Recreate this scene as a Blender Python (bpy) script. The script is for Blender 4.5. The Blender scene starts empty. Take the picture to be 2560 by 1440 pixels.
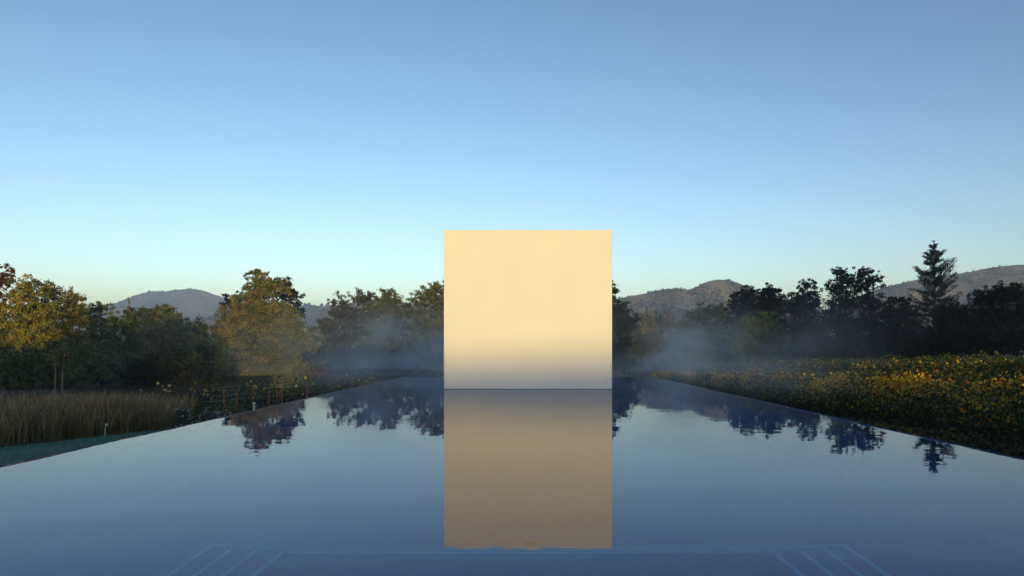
import bpy, math, random
import numpy as np
from mathutils import Vector
R = math.radians
rng = np.random.default_rng(7)
random.seed(7)
S = bpy.context.scene
COL = S.collection

# ------------------------------------------------------------------ camera
F, VX, HY, CH = 1900.0, 1320.0, 873.0, 1.6          # focal px, vanishing point, horizon row (2560x1440), eye height
cam = bpy.data.cameras.new('camera'); cam_o = bpy.data.objects.new('camera', cam); COL.objects.link(cam_o)
cam.sensor_width = 36.0; cam.lens = 36.0 * F / 2560.0
cam.shift_x = -(VX - 1280) / 2560.0; cam.shift_y = (HY - 720) / 2560.0
cam.clip_start = 0.1; cam.clip_end = 30000
cam_o.location = (0, 0, CH); cam_o.rotation_euler = (R(90), 0, 0)
S.camera = cam_o

# ------------------------------------------------------------------ sky, sun, exposure
SUN_EL, SUN_AZ = 6.0, 15.0                           # sun low behind the camera, a little to the right
w = bpy.data.worlds.new('World'); S.world = w; w.use_nodes = True
nt = w.node_tree; nt.nodes.clear()
sky = nt.nodes.new('ShaderNodeTexSky'); sky.sky_type = 'NISHITA'; sky.sun_disc = False
sky.sun_elevation = R(SUN_EL); sky.sun_rotation = R(180 - SUN_AZ)
sky.altitude = 1900; sky.air_density = 1.0; sky.dust_density = 0.6; sky.ozone_density = 1.0
bg = nt.nodes.new('ShaderNodeBackground'); bg.inputs['Strength'].default_value = 0.071
wo = nt.nodes.new('ShaderNodeOutputWorld')
gm = nt.nodes.new('ShaderNodeGamma'); gm.inputs[1].default_value = 1.5
nt.links.new(sky.outputs[0], gm.inputs[0]); wb = nt.nodes.new('ShaderNodeMix'); wb.data_type = 'RGBA'; wb.blend_type = 'MULTIPLY'; wb.inputs['Factor'].default_value = 1
wb.inputs['B'].default_value = (1.10, .98, .985, 1)              # the film's cool balance, over the whole sky
nt.links.new(gm.outputs[0], wb.inputs['A']); nt.links.new(wb.outputs['Result'], bg.inputs[0]); nt.links.new(bg.outputs[0], wo.inputs[0])
sl = bpy.data.lights.new('sun', 'SUN'); sl.energy = 3.25; sl.angle = R(0.5); sl.color = (1.0, 0.70, 0.20)
so = bpy.data.objects.new('sun', sl); COL.objects.link(so)
a, e = R(SUN_AZ), R(SUN_EL)
SUND = Vector((math.sin(a) * math.cos(e), -math.cos(a) * math.cos(e), math.sin(e)))
so.rotation_euler = SUND.to_track_quat('Z', 'Y').to_euler()
so.location = (30, -60, 40)
S.view_settings.view_transform = 'Standard'; S.view_settings.look = 'None'
S.view_settings.exposure = 1.0; S.view_settings.gamma = 1.0; S.view_settings.use_curve_mapping = False
S.cycles.use_denoising = True
S.cycles.max_bounces = 10; S.cycles.transmission_bounces = 8; S.cycles.volume_bounces = 1
S.cycles.diffuse_bounces = 4; S.cycles.glossy_bounces = 4; S.cycles.transparent_max_bounces = 12
S.cycles.sample_clamp_indirect = 6.0
S.cycles.volume_step_rate = 1.0; S.cycles.volume_max_steps = 128

# ------------------------------------------------------------------ helpers
def px(x, y, Y):
    """pixel of the photograph at depth Y -> world"""
    return ((x - VX) / F * Y, Y, CH - (y - HY) / F * Y)

def tag(o, label=None, cat=None, group=None, kind=None):
    if label: o['label'] = label
    if cat: o['category'] = cat
    if group: o['group'] = group
    if kind: o['kind'] = kind
    return o

def empty(name, loc, label=None, cat=None, group=None):
    o = bpy.data.objects.new(name, None); COL.objects.link(o); o.location = loc
    o.empty_display_size = 0.3
    return tag(o, label, cat, group)

def mesh_obj(name, v, f, mat, parent=None, col=None, smooth=False):
    me = bpy.data.meshes.new(name)
    if isinstance(f, np.ndarray):
        v = np.asarray(v, dtype=np.float32); n, k = f.shape
        me.vertices.add(len(v)); me.vertices.foreach_set('co', v.ravel())
        me.loops.add(n * k); me.loops.foreach_set('vertex_index', f.astype(np.int32).ravel())
        me.polygons.add(n); me.polygons.foreach_set('loop_start', np.arange(0, n * k, k, dtype=np.int32))
        me.update(calc_edges=True); me.validate()
    else:
        me.from_pydata([tuple(map(float, p)) for p in v], [], f); me.update()
    if col is not None:
        at = me.color_attributes.new('Col', 'FLOAT_COLOR', 'POINT')
        c4 = np.ones((len(v), 4), dtype=np.float32); c4[:, :3] = col
        at.data.foreach_set('color', c4.ravel())
    if smooth:
        me.polygons.foreach_set('use_smooth', [True] * len(me.polygons))
    me.materials.append(mat)
    o = bpy.data.objects.new(name, me); COL.objects.link(o)
    if parent is not None:
        o.parent = parent
        me.transform(parent.matrix_basis.inverted()) if parent.matrix_basis.translation.length else None
    return o

class MB:
    """collects boxes, tubes and sheets in world coordinates, builds ONE mesh object"""
    def __init__(s): s.v = []; s.f = []
    def box(s, x0, x1, y0, y1, z0, z1):
        n = len(s.v)
        s.v += [(x0,y0,z0),(x1,y0,z0),(x1,y1,z0),(x0,y1,z0),(x0,y0,z1),(x1,y0,z1),(x1,y1,z1),(x0,y1,z1)]
        s.f += [tuple(n+i for i in q) for q in ((3,2,1,0),(4,5,6,7),(0,1,5,4),(1,2,6,5),(2,3,7,6),(3,0,4,7))]
        return s
    def tube(s, pts, rad, k=7, cap=True):
        n = len(s.v); pts = [Vector(p) for p in pts]
        up = None
        for i, p in enumerate(pts):
            d = (pts[min(i+1, len(pts)-1)] - pts[max(i-1, 0)])
            d = d.normalized() if d.length > 1e-9 else Vector((0,0,1))
            ref = Vector((1,0,0)) if abs(d.x) < .9 else Vector((0,1,0))
            u = d.cross(ref).normalized(); w_ = d.cross(u)
            r = rad[i] if hasattr(rad, '__len__') else rad
            for j in range(k):
                t = 2*math.pi*j/k; s.v.append(tuple(p + (u*math.cos(t) + w_*math.sin(t))*r))
        for i in range(len(pts)-1):
            for j in range(k):
                a0 = n+i*k+j; b0 = n+i*k+(j+1) % k
                s.f.append((a0, a0+k, b0+k, b0))
        if cap:
            s.f.append(tuple(n+j for j in range(k)))
            s.f.append(tuple(n+(len(pts)-1)*k+j for j in reversed(range(k))))
        return s
    def lathe(s, c, prof, k=16):
        n = len(s.v)
        for (r, z) in prof:
            for j in range(k):
                t = 2*math.pi*j/k; s.v.append((c[0]+r*math.cos(t), c[1]+r*math.sin(t), c[2]+z))
        for i in range(len(prof)-1):
            for j in range(k):
                a0 = n+i*k+j; b0 = n+i*k+(j+1) % k
                s.f.append((a0, b0, b0+k, a0+k))
        s.f.append(tuple(n+j for j in reversed(range(k)))); s.f.append(tuple(n+(len(prof)-1)*k+j for j in range(k)))
        return s
    def build(s, name, mat, parent=None, smooth=False):
        return mesh_obj(name, s.v, s.f, mat, parent, smooth=smooth)

def sstep(t, a0, b0):
    t = np.clip((np.asarray(t, dtype=float) - a0) / (b0 - a0), 0, 1); return t*t*(3-2*t)

def vnoise(x, y, seed=0):
    """smooth value noise on numpy arrays"""
    x = np.asarray(x, float); y = np.asarray(y, float)
    xi = np.floor(x).astype(np.int64); yi = np.floor(y).astype(np.int64)
    fx = x-xi; fy = y-yi; fx = fx*fx*(3-2*fx); fy = fy*fy*(3-2*fy)
    def h(i, j):
        n = (i*374761393 + j*668265263 + seed*1442695041) & 0x7fffffff
        n = ((n ^ (n >> 13)) * 1274126177) & 0x7fffffff
        return ((n ^ (n >> 16)) & 0xffff) / 65535.0
    return (h(xi,yi)*(1-fx)+h(xi+1,yi)*fx)*(1-fy) + (h(xi,yi+1)*(1-fx)+h(xi+1,yi+1)*fx)*fy

def fbm(x, y, o=5, seed=0):
    s = 0; am = .5
    for k in range(o):
        s = s + am*vnoise(x*2**k, y*2**k, seed+k*17); am *= .5
    return s

# ------------------------------------------------------------------ materials
def nmat(name):
    m = bpy.data.materials.new(name); m.use_nodes = True
    t = m.node_tree; b = t.nodes.get('Principled BSDF'); return m, t, b
def N(t, ty, **kw):
    n = t.nodes.new(ty)
    for k, v in kw.items():
        if k.startswith('i_'): n.inputs[k[2:].replace('_', ' ')].default_value = v
        else: setattr(n, k, v)
    return n
def ramp(t, fac, stops):
    r = t.nodes.new('ShaderNodeValToRGB'); el = r.color_ramp.elements
    while len(el) < len(stops): el.new(0.5)
    for q, (p, c) in zip(el, stops): q.position = p; q.color = (*c, 1)
    t.links.new(fac, r.inputs[0]); return r.outputs[0]
def simple(name, c1, c2, scale=5.0, rough=.8, bump=.0, detail=6, metal=0, bdist=.02):
    m, t, b = nmat(name)
    co = t.nodes.new('ShaderNodeTexCoord')
    nz = N(t, 'ShaderNodeTexNoise', i_Scale=scale, i_Detail=detail); t.links.new(co.outputs['Object'], nz.inputs['Vector'])
    t.links.new(ramp(t, nz.outputs['Fac'], [(.3, c1), (.7, c2)]), b.inputs['Base Color'])
    b.inputs['Roughness'].default_value = rough; b.inputs['Metallic'].default_value = metal
    if bump:
        bp = N(t, 'ShaderNodeBump', i_Strength=bump, i_Distance=bdist); t.links.new(nz.outputs['Fac'], bp.inputs['Height'])
        t.links.new(bp.outputs[0], b.inputs['Normal'])
    return m

def leaf_mat(name, trans=.3):
    m = bpy.data.materials.new(name); m.use_nodes = True; t = m.node_tree; t.nodes.clear()
    at = N(t, 'ShaderNodeAttribute', attribute_name='Col')
    d = t.nodes.new('ShaderNodeBsdfPrincipled'); d.inputs['Roughness'].default_value = .6
    d.inputs['Specular IOR Level'].default_value = .25
    tr = t.nodes.new('ShaderNodeBsdfTranslucent'); mx = N(t, 'ShaderNodeMixShader'); mx.inputs[0].default_value = trans
    o = t.nodes.new('ShaderNodeOutputMaterial')
    t.links.new(at.outputs['Color'], d.inputs['Base Color']); t.links.new(at.outputs['Color'], tr.inputs['Color'])
    t.links.new(d.outputs[0], mx.inputs[1]); t.links.new(tr.outputs[0], mx.inputs[2]); t.links.new(mx.outputs[0], o.inputs[0])
    return m

M = {}
M['leaf'] = leaf_mat('leaf'); M['vine_leaf'] = leaf_mat('vine_leaf', .42); M['grass'] = leaf_mat('grass_blade', .2)
M['bark'] = simple('bark', (.035,.028,.022), (.09,.072,.055), 6, .9, .5)
M['bark_pale'] = simple('bark_pale', (.16,.12,.085), (.25,.19,.13), 9, .9, .3)
M['soil'] = simple('soil', (.012,.012,.009), (.03,.027,.017), .35, .95, .4, 8, bdist=.05)
M['lawn'] = simple('lawn_grass', (.05,.16,.13), (.08,.22,.17), 14, .9, .6, 8)
M['hill'] = simple('hill_grass', (.09,.078,.05), (.24,.18,.12), .018, .95, .0, 9)
M['hill_scrub'] = simple('hill_scrub', (.075,.078,.062), (.21,.165,.12), .012, .95, 0, 9)
M['terrace'] = simple('terrace_stone', (.26,.25,.23), (.36,.34,.31), 3, .8, .2)
M['gutter'] = simple('gutter_stone', (.03,.03,.03), (.06,.06,.06), 8, .7, .2)
M['rust_post'] = simple('rusty_steel', (.16,.05,.03), (.30,.11,.06), 18, .7, .2)
M['wood_post'] = simple('weathered_post', (.12,.085,.06), (.22,.16,.11), 14, .85, .3)
M['wire'] = simple('wire', (.35,.38,.40), (.5,.52,.55), 20, .35, 0, 2, 1)
M['lamp_metal'] = simple('lamp_metal', (.35,.40,.45), (.48,.52,.56), 30, .35, 0, 3, .6)
M['pale_cap'] = simple('pale_stone', (.45,.40,.33), (.6,.54,.45), 30, .7, .1)
M['nosing'] = simple('nosing_tile', (.40,.58,.78), (.48,.66,.82), 12, .35, 0)
M['drain'] = simple('drain_plate', (.10,.06,.05), (.16,.09,.07), 30, .5, 0)
M['edge'] = simple('plaster_edge', (.80,.79,.77), (.82,.81,.79), 3, .6)

# plaster of the pavilion: almost even, faint trowel clouds
m, t, b = nmat('plaster'); M['plaster'] = m
co = t.nodes.new('ShaderNodeTexCoord')
mp = N(t, 'ShaderNodeMapping'); mp.inputs['Scale'].default_value = (1, 1, .55); t.links.new(co.outputs['Object'], mp.inputs[0])
n1 = N(t, 'ShaderNodeTexNoise', i_Scale=.9, i_Detail=8, i_Roughness=.6); t.links.new(mp.outputs[0], n1.inputs['Vector'])
t.links.new(ramp(t, n1.outputs['Fac'], [(.25, (.83,.82,.80)), (.75, (.87,.86,.84))]), b.inputs['Base Color'])
n2 = N(t, 'ShaderNodeTexNoise', i_Scale=60, i_Detail=6); t.links.new(co.outputs['Object'], n2.inputs['Vector'])
bp = N(t, 'ShaderNodeBump', i_Strength=.25, i_Distance=.004); t.links.new(n2.outputs['Fac'], bp.inputs['Height'])
t.links.new(bp.outputs[0], b.inputs['Normal']); b.inputs['Roughness'].default_value = .85

# blue mosaic with pale joints
TS = .034
m, t, b = nmat('mosaic'); M['mosaic'] = m
co = t.nodes.new('ShaderNodeTexCoord'); sp = N(t, 'ShaderNodeSeparateXYZ'); t.links.new(co.outputs['Object'], sp.inputs[0])
def joint(out):
    a1 = N(t, 'ShaderNodeMath', operation='MULTIPLY'); a1.inputs[1].default_value = 1/TS; t.links.new(out, a1.inputs[0])
    a2 = N(t, 'ShaderNodeMath', operation='FRACT'); t.links.new(a1.outputs[0], a2.inputs[0])
    a3 = N(t, 'ShaderNodeMath', operation='LESS_THAN'); a3.inputs[1].default_value = .12; t.links.new(a2.outputs[0], a3.inputs[0]); return a3.outputs[0]
mx = N(t, 'ShaderNodeMath', operation='MAXIMUM'); t.links.new(joint(sp.outputs['X']), mx.inputs[0]); t.links.new(joint(sp.outputs['Y']), mx.inputs[1])
vo = N(t, 'ShaderNodeTexVoronoi', i_Scale=1/TS, i_Randomness=0.0); t.links.new(co.outputs['Object'], vo.inputs['Vector'])
tc = ramp(t, vo.outputs['Distance'], [(0, (.002,.060,.26)), (1, (.004,.080,.33))])
nz = N(t, 'ShaderNodeTexWhiteNoise'); 
mc = N(t, 'ShaderNodeMix', data_type='RGBA'); mc.inputs['B'].default_value = (.03,.14,.42,1)
t.links.new(mx.outputs[0], mc.inputs['Factor']); t.links.new(tc, mc.inputs['A']); t.links.new(mc.outputs['Result'], b.inputs['Base Color'])
b.inputs['Roughness'].default_value = .4
M['tile'] = simple('mosaic_tile', (.002,.055,.22), (.004,.075,.29), 29.4, .35, 0, 1)
M['grout'] = simple('mosaic_grout', (.03,.12,.38), (.04,.15,.42), 4, .8)

# water: clear, with very faint ripples
m, t, b = nmat('pool_water'); M['water'] = m
t.nodes.remove(b)
co = t.nodes.new('ShaderNodeTexCoord')
n1 = N(t, 'ShaderNodeTexNoise', i_Scale=1.1, i_Detail=3, i_Roughness=.5); t.links.new(co.outputs['Object'], n1.inputs['Vector'])
n3 = N(t, 'ShaderNodeTexNoise', i_Scale=.16, i_Detail=2); t.links.new(co.outputs['Object'], n3.inputs['Vector'])
n4 = N(t, 'ShaderNodeTexNoise', i_Scale=7.0, i_Detail=2); t.links.new(co.outputs['Object'], n4.inputs['Vector'])
pm = N(t, 'ShaderNodeMapRange'); t.links.new(n3.outputs['Fac'], pm.inputs[0])
for k_, v_ in enumerate((.48, .68, .0, .09)): pm.inputs[k_+1].default_value = v_
rp = N(t, 'ShaderNodeMath', operation='MULTIPLY_ADD'); t.links.new(n4.outputs['Fac'], rp.inputs[0]); t.links.new(pm.outputs[0], rp.inputs[1]); t.links.new(n1.outputs['Fac'], rp.inputs[2])
bp = N(t, 'ShaderNodeBump', i_Strength=.5, i_Distance=.0042); t.links.new(rp.outputs[0], bp.inputs['Height'])
fr = N(t, 'ShaderNodeFresnel', i_IOR=1.333); t.links.new(bp.outputs[0], fr.inputs['Normal'])
fm = N(t, 'ShaderNodeMath', operation='MULTIPLY'); fm.inputs[1].default_value = .70; t.links.new(fr.outputs[0], fm.inputs[0])
rf = N(t, 'ShaderNodeBsdfRefraction', i_Roughness=0, i_IOR=1.333); rf.inputs['Color'].default_value = (.22,.82,1,1); t.links.new(bp.outputs[0], rf.inputs['Normal'])
gl = N(t, 'ShaderNodeBsdfGlossy', i_Roughness=0); gl.inputs['Color'].default_value = (1,1,1,1); t.links.new(bp.outputs[0], gl.inputs['Normal'])
ms = N(t, 'ShaderNodeMixShader'); t.links.new(fm.outputs[0], ms.inputs[0]); t.links.new(rf.outputs[0], ms.inputs[1]); t.links.new(gl.outputs[0], ms.inputs[2])
t.links.new(ms.outputs[0], t.nodes['Material Output'].inputs['Surface'])

# ------------------------------------------------------------------ ground
PW, PN, PF = 7.28, 2.2, 44.3                          # pool half width, near edge, far edge
def g(X, Y):
    X = np.asarray(X, float); Y = np.asarray(Y, float)
    left = -.54 - .75*sstep(Y, 20, 30)
    right = np.clip(-1.1 - .025*(Y-22), -2.6, -.8) + .65*sstep(X, 15.2, 17.0)
    z = np.where(X < 0, left, right)
    z = z + (-2.2 - z)*sstep(Y, 70, 100)
    z = z + (-1.2 - z)*sstep(np.abs(X), 40, 90)
    far = (Y > PF + .2)
    z = np.where(far & (np.abs(X) < 7.6), -1.5 - .7*sstep(Y, 45, 80), z)
    z = np.where((Y < 2) & (np.abs(X) < 20), np.minimum(z, -.4), z)
    pool = (np.abs(X) < 7.5) & (Y > -1) & (Y < PF + .3)
    return np.where(pool, -2.8, z)
def axis(fine, lo, hi, extra):
    c = list(np.arange(fine[0], fine[1] + .01, 1.6))
    d = 3.0; v = fine[1]
    while v < hi: v += d; d *= 1.35; c.append(min(v, hi))
    d = 3.0; v = fine[0]
    while v > lo: v -= d; d *= 1.35; c.append(max(v, lo))
    return np.array(sorted(set(np.round(c + extra, 3))))
gx = axis((-48, 60), -6000, 6000, [-7.62, -7.48, 7.48, 7.62, 15.2, 17.0])
gy = axis((-16, 90), -6000, 7000, [-1.05, -.95, 44.55, 44.65, 18.5, 27])
GX, GY = np.meshgrid(gx, gy); GZ = g(GX, GY)
GZ = GZ + np.where(GZ > -2, (fbm(GX*.4, GY*.4, 3, 5)-.45)*.14*sstep(np.maximum(np.abs(GX)-8, GY-46), 0, 3), 0)
nxg, nyg = len(gx), len(gy)
idx = np.arange(nxg*nyg).reshape(nyg, nxg)
faces = np.stack([idx[:-1,:-1], idx[:-1,1:], idx[1:,1:], idx[1:,:-1]], -1).reshape(-1, 4)
tag(mesh_obj('ground', np.stack([GX, GY, GZ], -1).reshape(-1, 3), faces, M['soil'], smooth=True), kind='structure')

# lawn strip along the left edge of the pool
LB = [(-26.0, -15.0), (-19.6, -1.0), (-11.25, 16.2), (-9.56, 19.75), (-8.0, 23.0)]
lv = []; lf = []
for i, (x_, y_) in enumerate(LB):
    for k in range(9):
        q = k/8; lv.append((x_ + (-7.84 - x_)*q, y_, -.495 + .012*math.sin(i*2.1+k*1.3)))
for i in range(len(LB)-1):
    for k in range(8): n = i*9+k; lf.append((n, n+1, n+10, n+9))
tag(mesh_obj('lawn', lv, lf, M['lawn'], smooth=True), kind='structure')
# mown blades give the lawn its nap
nb = 45000
yy = rng.uniform(6, 22.9, nb); bx = np.interp(yy, [p[1] for p in LB], [p[0] for p in LB])
xx = bx + (-7.85 - bx)*rng.random(nb)**.9
an = rng.uniform(0, 6.28, nb); hh = rng.uniform(.025, .05, nb)
P0 = np.stack([xx, yy, np.full(nb, -.50)], -1); sd = np.stack([np.cos(an), np.sin(an), 0*an], -1)*.006
tip = P0 + np.stack([rng.normal(0,.012,nb), rng.normal(0,.012,nb), hh], -1)
V = np.stack([P0-sd, P0+sd, tip], 1).reshape(-1, 3)
cc = np.repeat(np.array([.06,.19,.15]) * rng.uniform(.7, 1.4, (nb, 1)), 3, 0)
tag(mesh_obj('lawn_blades', V, np.arange(nb*3).reshape(-1, 3), M['grass'], col=cc), 'short mown lawn grass between pool and tall grasses', 'lawn', kind='stuff')

# ------------------------------------------------------------------ pool
T1, RI, TR, HW1, YS1 = .20, .25, .32, 2.03, 6.2        # first step depth, riser, tread, half width, far edge
ZF = -(T1 + 4*RI)
pool = empty('pool', (0, 0, 0)); pool['kind'] = 'structure'
MB().box(-PW+.25, PW-.25, PN, PF-.25, ZF-.3, ZF).build('floor', M['mosaic'], pool)
for x0, x1 in ((-PW, -PW+.248), (PW-.248, PW)): MB().box(x0, x1, PN, PF, -2.75, -.014).build('wall', M['mosaic'], pool)
MB().box(-PW+.248, PW-.248, PF-.248, PF, -2.75, -.014).build('wall', M['mosaic'], pool)
MB().box(-PW+.248, PW-.248, PN-.02, PN+.2, -2.75, -.02).build('wall', M['mosaic'], pool)
def tiles_strip(mb, x0, x1, y0, y1, z, h=.004, s=TS, gap=.003):
    nx = max(1, round((x1-x0)/s)); ny = max(1, round((y1-y0)/s))
    for i in range(nx):
        for j in range(ny):
            mb.box(x0+(x1-x0)*i/nx+gap/2, x0+(x1-x0)*(i+1)/nx-gap/2, y0+(y1-y0)*j/ny+gap/2, y0+(y1-y0)*(j+1)/ny-gap/2, z-.001, z+h)
for i in range(4):
    hw = HW1+TR*i; ye = YS1+TR*i; z = -(T1+RI*i)
    st = MB().box(-hw, hw, PN+.2, ye, z-RI if i < 3 else ZF+.002, z).build('step', M['mosaic'] if i else M['grout'], pool)
    st.location.z += 0
    nb_ = MB()
    tiles_strip(nb_, -hw, hw, ye-TS, ye, z)
    for sx in (-1, 1):
        a0, a1 = sorted((sx*hw, sx*(hw-.045))); tiles_strip(nb_, a0, a1, 4.2, ye-.046, z, s=.045)
    nb_.build('nosing', M['nosing'], st)
    if i == 0:
        tb = MB(); tiles_strip(tb, -hw+.046, hw-.046, 4.9, ye-.046, z, .003)
        o = tb.build('mosaic_tile', M['tile'], st); o['kind'] = 'stuff'
for sx in (-1, 1):                                     # pale tile line along the floor
    lb = MB(); lb.box(sx*4.61-.012, sx*4.61+.012, 7.1, PF-.3, ZF-.001, ZF+.004); lb.build('floor_line', M['nosing'], pool)
MB().lathe((.03, 7.52, ZF), [(.075, 0), (.075, .008), (.062, .012), (.05, .009), (.0001, .009)], 24).build('drain', M['drain'], pool)
# gutter ledge under the spill edge
for x0, x1 in ((-PW-.5, -PW-.012), (PW+.012, PW+.5)):
    MB().box(x0, x1, PN, PF+.5, -2.7, -.42).build('gutter', M['gutter'], pool)
MB().box(-PW-.012, PW+.012, PF+.012, PF+.5, -2.7, -.42).build('gutter', M['gutter'], pool)
# water sheet that rolls over the edge on three sides
prof = [(-.03, 0), (-.018, -.0015), (-.008, -.006), (-.001, -.014), (.004, -.026), (.006, -.05), (.008, -.40)]
xs = [-(PW+o_) for o_, _ in reversed(prof)]; zs = [z_ for _, z_ in reversed(prof)]
xs += list(np.linspace(-PW+.2, PW-.2, 15)); zs += [0]*15
xs += [PW+o_ for o_, _ in prof]; zs += [z_ for _, z_ in prof]
ys = [PN-.01] + list(np.linspace(PN+.5, PF-.3, 42)) + [PF+o_ for o_, _ in prof]
zy = [0]*43 + [z_ for _, z_ in prof]
wv = [(x_, y_, min(zx, zz)) for y_, zz in zip(ys, zy) for x_, zx in zip(xs, zs)]
nx_ = len(xs); wf = [(j*nx_+i, j*nx_+i+1, (j+1)*nx_+i+1, (j+1)*nx_+i) for j in range(len(ys)-1) for i in range(nx_-1)]
tag(mesh_obj('water', wv, wf, M['water'], smooth=True), kind='structure')
# stone terrace at the near end, under the camera
ter = empty('terrace', (0, 0, 0)); ter['kind'] = 'structure'
for i in range(12):
    for j in range(7):
        x0 = -9.6+i*1.6; y1 = PN-.04-j*1.6
        MB().box(x0+.004, x0+1.596, y1-1.592, y1, -.45, .06+.001*((i*7+j*3) % 4)).build('paving_slab', M['terrace'], ter)

# ------------------------------------------------------------------ pavilion block standing in the water
BX, BY, BT, BD = 3.36, 30.4, 6.37, 6.72
blk = empty('plaster_pavilion', (0, BY+BD/2, ZF), 'tall cream plaster block standing in the middle of the pool', 'pavilion')
o = MB().box(-BX+.02, BX-.02, BY, BY+BD, ZF, BT-.02).build('wall', M['plaster'], blk)
for x0, x1 in ((-BX, -BX+.0195), (BX-.0195, BX)):
    MB().box(x0, x1, BY-.006, BY+BD+.006, ZF, BT-.0205).build('edge_trim', M['edge'], blk)
MB().box(-BX, BX, BY-.006, BY+BD+.006, BT-.0195, BT+.002).build('roof_edge', M['edge'], blk)
MB().box(-BX-.003, BX+.003, BY-.010, BY+BD+.010, -.05, .016).build('damp_line', M['gutter'], blk)

# ------------------------------------------------------------------ hills
def hill(name, pts, D, mat, front=.38, back=.3, amp=.06, seed=1, nu=150, nv=56, base=-1.6, rid=5.0):
    xs_ = np.linspace(pts[0][0], pts[-1][0], nu)
    ysk = np.interp(xs_, [p[0] for p in pts], [p[1] for p in pts])
    kern = np.ones(3)/3; ysm = np.convolve(np.pad(ysk, 1, 'edge'), kern, 'valid')
    crest = CH - (ysm-HY)/F*D
    v = np.linspace(-1, 1, nv)
    U, VV = np.meshgrid(np.arange(nu), v)
    X0 = (xs_-VX)/F*D
    dist = np.where(VV < 0, D*(1+VV*front), D*(1+VV*back))
    Xw = X0[U]
    prof_ = np.where(VV < 0, (1-np.abs(VV))**1.15, (1-np.abs(VV))**1.4)
    C = crest[U]
    sc = rid/D*2
    rn = np.abs(fbm(Xw*sc, dist*sc, 5, seed)*2-.95)
    fn = fbm(Xw*sc*6, dist*sc*6, 4, seed+50)-.47
    mid = 1-np.exp(-(VV/.16)**2)
    Z = base + (C-base)*prof_ * (1 - mid*(rn*.75)) + mid*fn*amp*C
    ez = np.clip(np.minimum(U, nu-1-U)/10.0, 0, 1)
    Z = base-2 + (Z-base+2)*np.where(np.minimum(U, nu-1-U) == 0, 0, np.maximum(ez, .05))
    Z = np.where(np.abs(VV) > .999, base-3, Z)
    ii = np.arange(nu*nv).reshape(nv, nu)
    ff = np.stack([ii[:-1,:-1], ii[:-1,1:], ii[1:,1:], ii[1:,:-1]], -1).reshape(-1, 4)
    o = mesh_obj(name, np.stack([Xw, dist, Z], -1).reshape(-1, 3), ff, mat, smooth=True)
    o['kind'] = 'structure'
    return Xw, dist, Z, VV
HG = {}
HG['L'] = hill('hill', [(60,820),(150,800),(200,777),(260,762),(300,755),(330,744),(370,729),(385,726),(400,726),(425,727),(445,722),(470,720),(500,721),(515,725),(530,732),(550,737),(570,752),(590,762),(640,788),(720,802),(800,815)], 3200, M['hill_scrub'], seed=3, rid=6)
HG['LL'] = hill('hill', [(330,815),(400,803),(450,798),(500,795),(540,789),(570,790),(620,800),(700,815)], 1500, M['hill'], seed=9)
HG['M'] = hill('hill', [(600,812),(660,785),(700,774),(740,764),(770,760),(800,763),(830,764),(870,757),(900,751),(940,745),(980,749),(1020,756),(1060,758),(1110,765),(1250,770),(1400,765),(1530,780),(1600,800)], 2300, M['hill_scrub'], seed=12, rid=6)
HG['R1'] = hill('hill', [(1380,800),(1450,775),(1530,748),(1566,739),(1600,733),(1650,723),(1685,718),(1700,718),(1715,723),(1728,720),(1745,710),(1765,700),(1790,695),(1815,696),(1835,702),(1855,710),(1875,718),(1890,725),(1950,752),(2050,785),(2130,800)], 1500, M['hill_scrub'], seed=21, rid=5)
HG['R2'] = hill('hill', [(2000,800),(2080,765),(2140,742),(2205,716),(2240,707),(2283,697),(2330,691),(2412,677),(2445,670),(2477,664),(2510,660),(2537,658),(2570,659),(2640,668),(2750,700),(2900,760),(3000,800)], 1700, M['hill_scrub'], seed=33, rid=5)
HG['K'] = hill('knoll', [(1400,835),(1480,812),(1540,800),(1580,806),(1620,812),(1660,817),(1700,827),(1740,838),(1800,850),(1860,862)], 390, M['hill'], seed=41, nu=70, nv=30, front=.3, amp=.02)
# unseen hill added behind the camera, its crest shaped to shade pool and trees
def shade_ridge_h(p):
    h = np.interp(p, [-260,-200,-60,-30,-25.5,-24.5,-13,-11.5,-6,14,16,20,44,58,75,130,180,260], [0,30,33,33,34,38,38,29,28.45,28.45,24.8,24.4,24.5,50,56,57,45,0])
    return h
pp = np.concatenate([np.arange(-260,-40,12), np.arange(-40,30,.5), np.arange(30,262,6)]); ss = np.array([-250,-215,-190,-172,-160,-153,-150,-147,-140,-125,-105,-80.])-80
pr = np.array([0,.25,.5,.75,.92,.985,1,.985,.9,.65,.3,0])
PP, SS = np.meshgrid(pp, ss); ca, sa = math.cos(a), math.sin(a)
RZ = -1.6 + (shade_ridge_h(PP)+1.6 + (vnoise(PP*.35, SS*.02, 4)-.5)*.12)*pr[:, None]
ii = np.arange(RZ.size).reshape(RZ.shape); ff = np.stack([ii[:-1,:-1], ii[:-1,1:], ii[1:,1:], ii[1:,:-1]], -1).reshape(-1, 4)
mesh_obj('ridge', np.stack([PP*ca-SS*sa, PP*sa+SS*ca, RZ], -1).reshape(-1, 3), ff, M['hill'], smooth=True)['kind'] = 'structure'

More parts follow.
